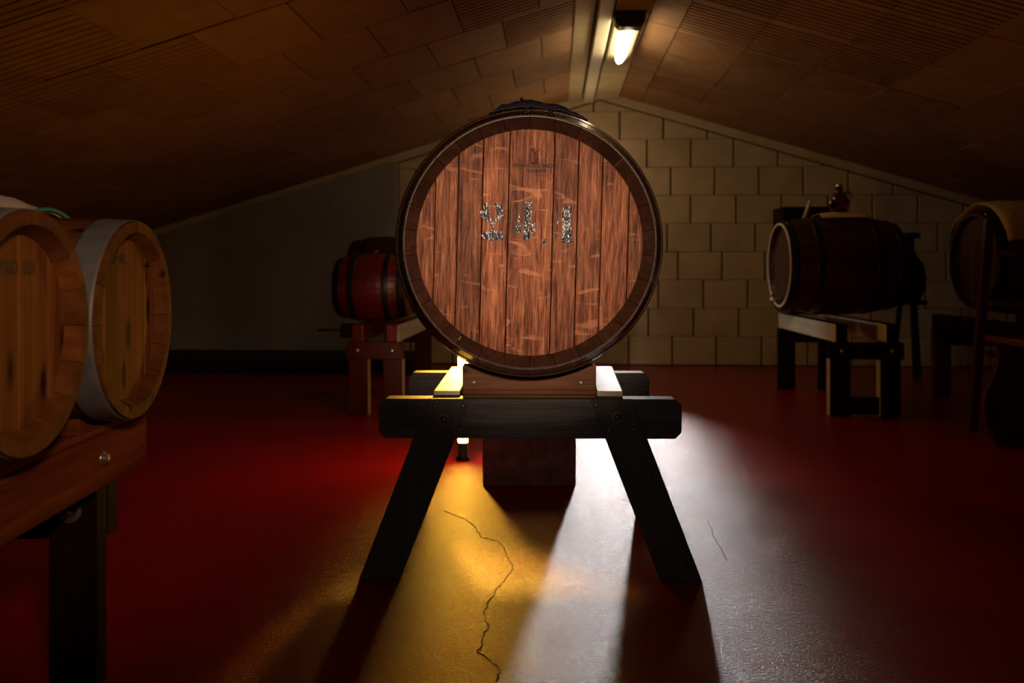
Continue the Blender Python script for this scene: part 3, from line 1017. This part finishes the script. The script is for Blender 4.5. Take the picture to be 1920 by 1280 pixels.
# demijohn on a stool by the back wall
so = thing('stool', 'dark stool by the back wall at the far right', 'stool', room(2.58, 6.0), ROOM)
MB().lathe([(0.0, 0.52), (0.12, 0.52), (0.12, 0.55), (0.0, 0.55)], 24, 'z').build('seat', M['post'], so)
for k in range(3):
    a = k * 2 * PI / 3 + 0.5
    MB().tube([(0.06 * math.cos(a), 0.06 * math.sin(a), 0.52), (0.11 * math.cos(a), 0.11 * math.sin(a), 0)], 0.018, 10).build('leg', M['post'], so)
dj = thing('demijohn', 'dark round demijohn with a flat lid on the stool by the back wall', 'bottle', room(2.58, 6.0, 0.551), ROOM)
MB().lathe([(0.0, 0), (0.07, 0), (0.10, 0.06), (0.115, 0.16), (0.10, 0.25), (0.05, 0.33), (0.035, 0.36), (0.035, 0.45), (0.0, 0.45)], 28, 'z').build('flask', M['iron'], dj)
MB().lathe([(0.0, 0.452), (0.075, 0.452), (0.075, 0.49), (0.0, 0.49)], 24, 'z').build('lid', M['iron'], dj)

# ------------------------------------------------------------------ left foreground: rails with two pale casks
LF = 0.0454


def lf(n, l, z=0.0):
    c, s = math.cos(LF), math.sin(LF)
    return Vector((n * c - l * s, n * s + l * c, z))


ls = thing('cask_stand', 'brown wooden cask rail with bolts in the left foreground under two pale casks', 'stand', lf(0, 0), (0, 0, LF))
MB().box(-0.74, -0.68, 0.3, 1.69, 0.377, 0.472).build('rail', M['rail'], ls, 0.004)
MB().box(-1.08, -1.02, 0.3, 1.69, 0.377, 0.472).build('rail', M['rail'], ls, 0.004)
MB().box(-0.735, -0.69, 0.3, 1.66, 0.4725, 0.486).build('top_strip', M['rail'], ls, 0.003)
MB().box(-1.075, -1.03, 0.3, 1.66, 0.4725, 0.486).build('top_strip', M['rail'], ls, 0.003)
for n0 in (-0.786, -1.10):
    for l0 in (1.51, 0.40):
        lg = MB().box(n0, n0 + 0.086, l0, l0 + 0.045, 0, 0.3765).build('leg', M['post'], ls, 0.003)
MB().box(-1.12, -0.70, 1.556, 1.60, 0.27, 0.376).build('crossbar', M['post'], ls, 0.003)
MB().box(-1.015, -0.79, 1.515, 1.55, 0.278, 0.376).build('crossbar', M['post'], ls, 0.003)
bo = bolt_part('bolt', M['steel'], -0.747, 1.51, 0.332, 0.009, 0.032, ls, -1, 0.022)
# bolt through the rail face
mb = MB().lathe([(0.0, 0.0), (0.0125, 0.0), (0.0125, 0.003), (0.008, 0.004), (0.008, 0.011), (0.0, 0.012)], 18, 'x', False, (-0.68, 1.49, 0.432))
mb.build('bolt', M['steel'], ls)


def pale_cask(label, n_head, l, zc, rh, rb, L, words, n_cuts, wx, wz, size, turn=0.0):
    rot = (0, 0, LF + PI / 2 + turn)
    p = lf(n_head - L / 2 * math.cos(turn), l - L / 2 * math.sin(turn), zc - rb)
    b = thing('pale_cask', label, 'barrel', p, rot)
    rin = (rh - 0.020, rh - 0.034)
    h = L / 2
    k = [-rh + 2 * rh * i / n_cuts for i in range(n_cuts + 1)]
    make_barrel(b, rh, rb, L, 16, 0.022, rin, 0.022, [(-h + 0.006, -h + 0.058), (h - 0.060, h - 0.012)], pine_m, k, 0.0, 0.0014, False, 64, 4, (1.45, 1.75))
    text_part('cask_mark', words, size, M['ink'], b, (wx, -h + 0.022 - 0.0012, rb + wz), (PI / 2, 0, 0), 0, 1.0, 0.8)
    return b


ca = pale_cask('pale orange cask nearest the camera at the left edge of the photo', -0.617, 1.15, 0.688, 0.171, 0.1765, 0.46, 'A/PRO  101', 4, -0.012, 0.090, 0.030, 0.04)
cb_ = pale_cask('pale orange cask with wide grey metal band beside the dark wall at left', -0.632, 1.532, 0.683, 0.183, 0.1905, 0.48, 'A PRO  10L', 4, -0.052, 0.112, 0.026, 0.04)
MB().box(0.085, 0.125, -0.2205, -0.2185, 0.29, 0.296).build('dark_mark', M['ink'], cb_)


# saddles under both casks
for (lc, nh, rr, zc) in ((1.15, -0.617, 0.181, 0.688), (1.532, -0.632, 0.195, 0.683)):
    for n0, n1 in ((-0.735, -0.69), (-1.075, -1.03)):
        l0 = lc + ((n0 + n1) / 2 - nh) * math.tan(0.04)
        top = []
        for k in range(17):
            y = l0 + 0.10 - 0.20 * k / 16
            top.append((y, min(0.535, zc - math.sqrt(rr * rr - (y - l0) ** 2) - 0.0)))
        MB().prism([(l0 - 0.10, 0.4865), (l0 + 0.10, 0.4865)] + top, 'x', n0, n1).build('saddle', M['rail'], ls, 0.001)

# white cloth with a teal hem over the bung of the second cask
m = Matrix.Translation(cb_.location + Vector((0, 0, 0.1905 * 2))) @ Euler((0, 0, LF + PI / 2)).to_matrix().to_4x4()
wc = drape('cloth', 0.0, 0.10, 0.085, 0.01, 0.1935, -0.1935, 0.020, M['white_cloth'], 'white cloth with teal edge over the bung of the banded pale cask', 'cloth', 1.3, m, 0.010, 24, 16)
hem = [(0.196 * math.sin(a), -0.082, -0.1935 + 0.002 + 0.205 * math.cos(a)) for a in [-0.48 + 0.96 * k / 20 for k in range(21)]]
MB().tube(hem, 0.004, 8).build('hem', M['teal'], wc)
bpy.context.view_layer.update()
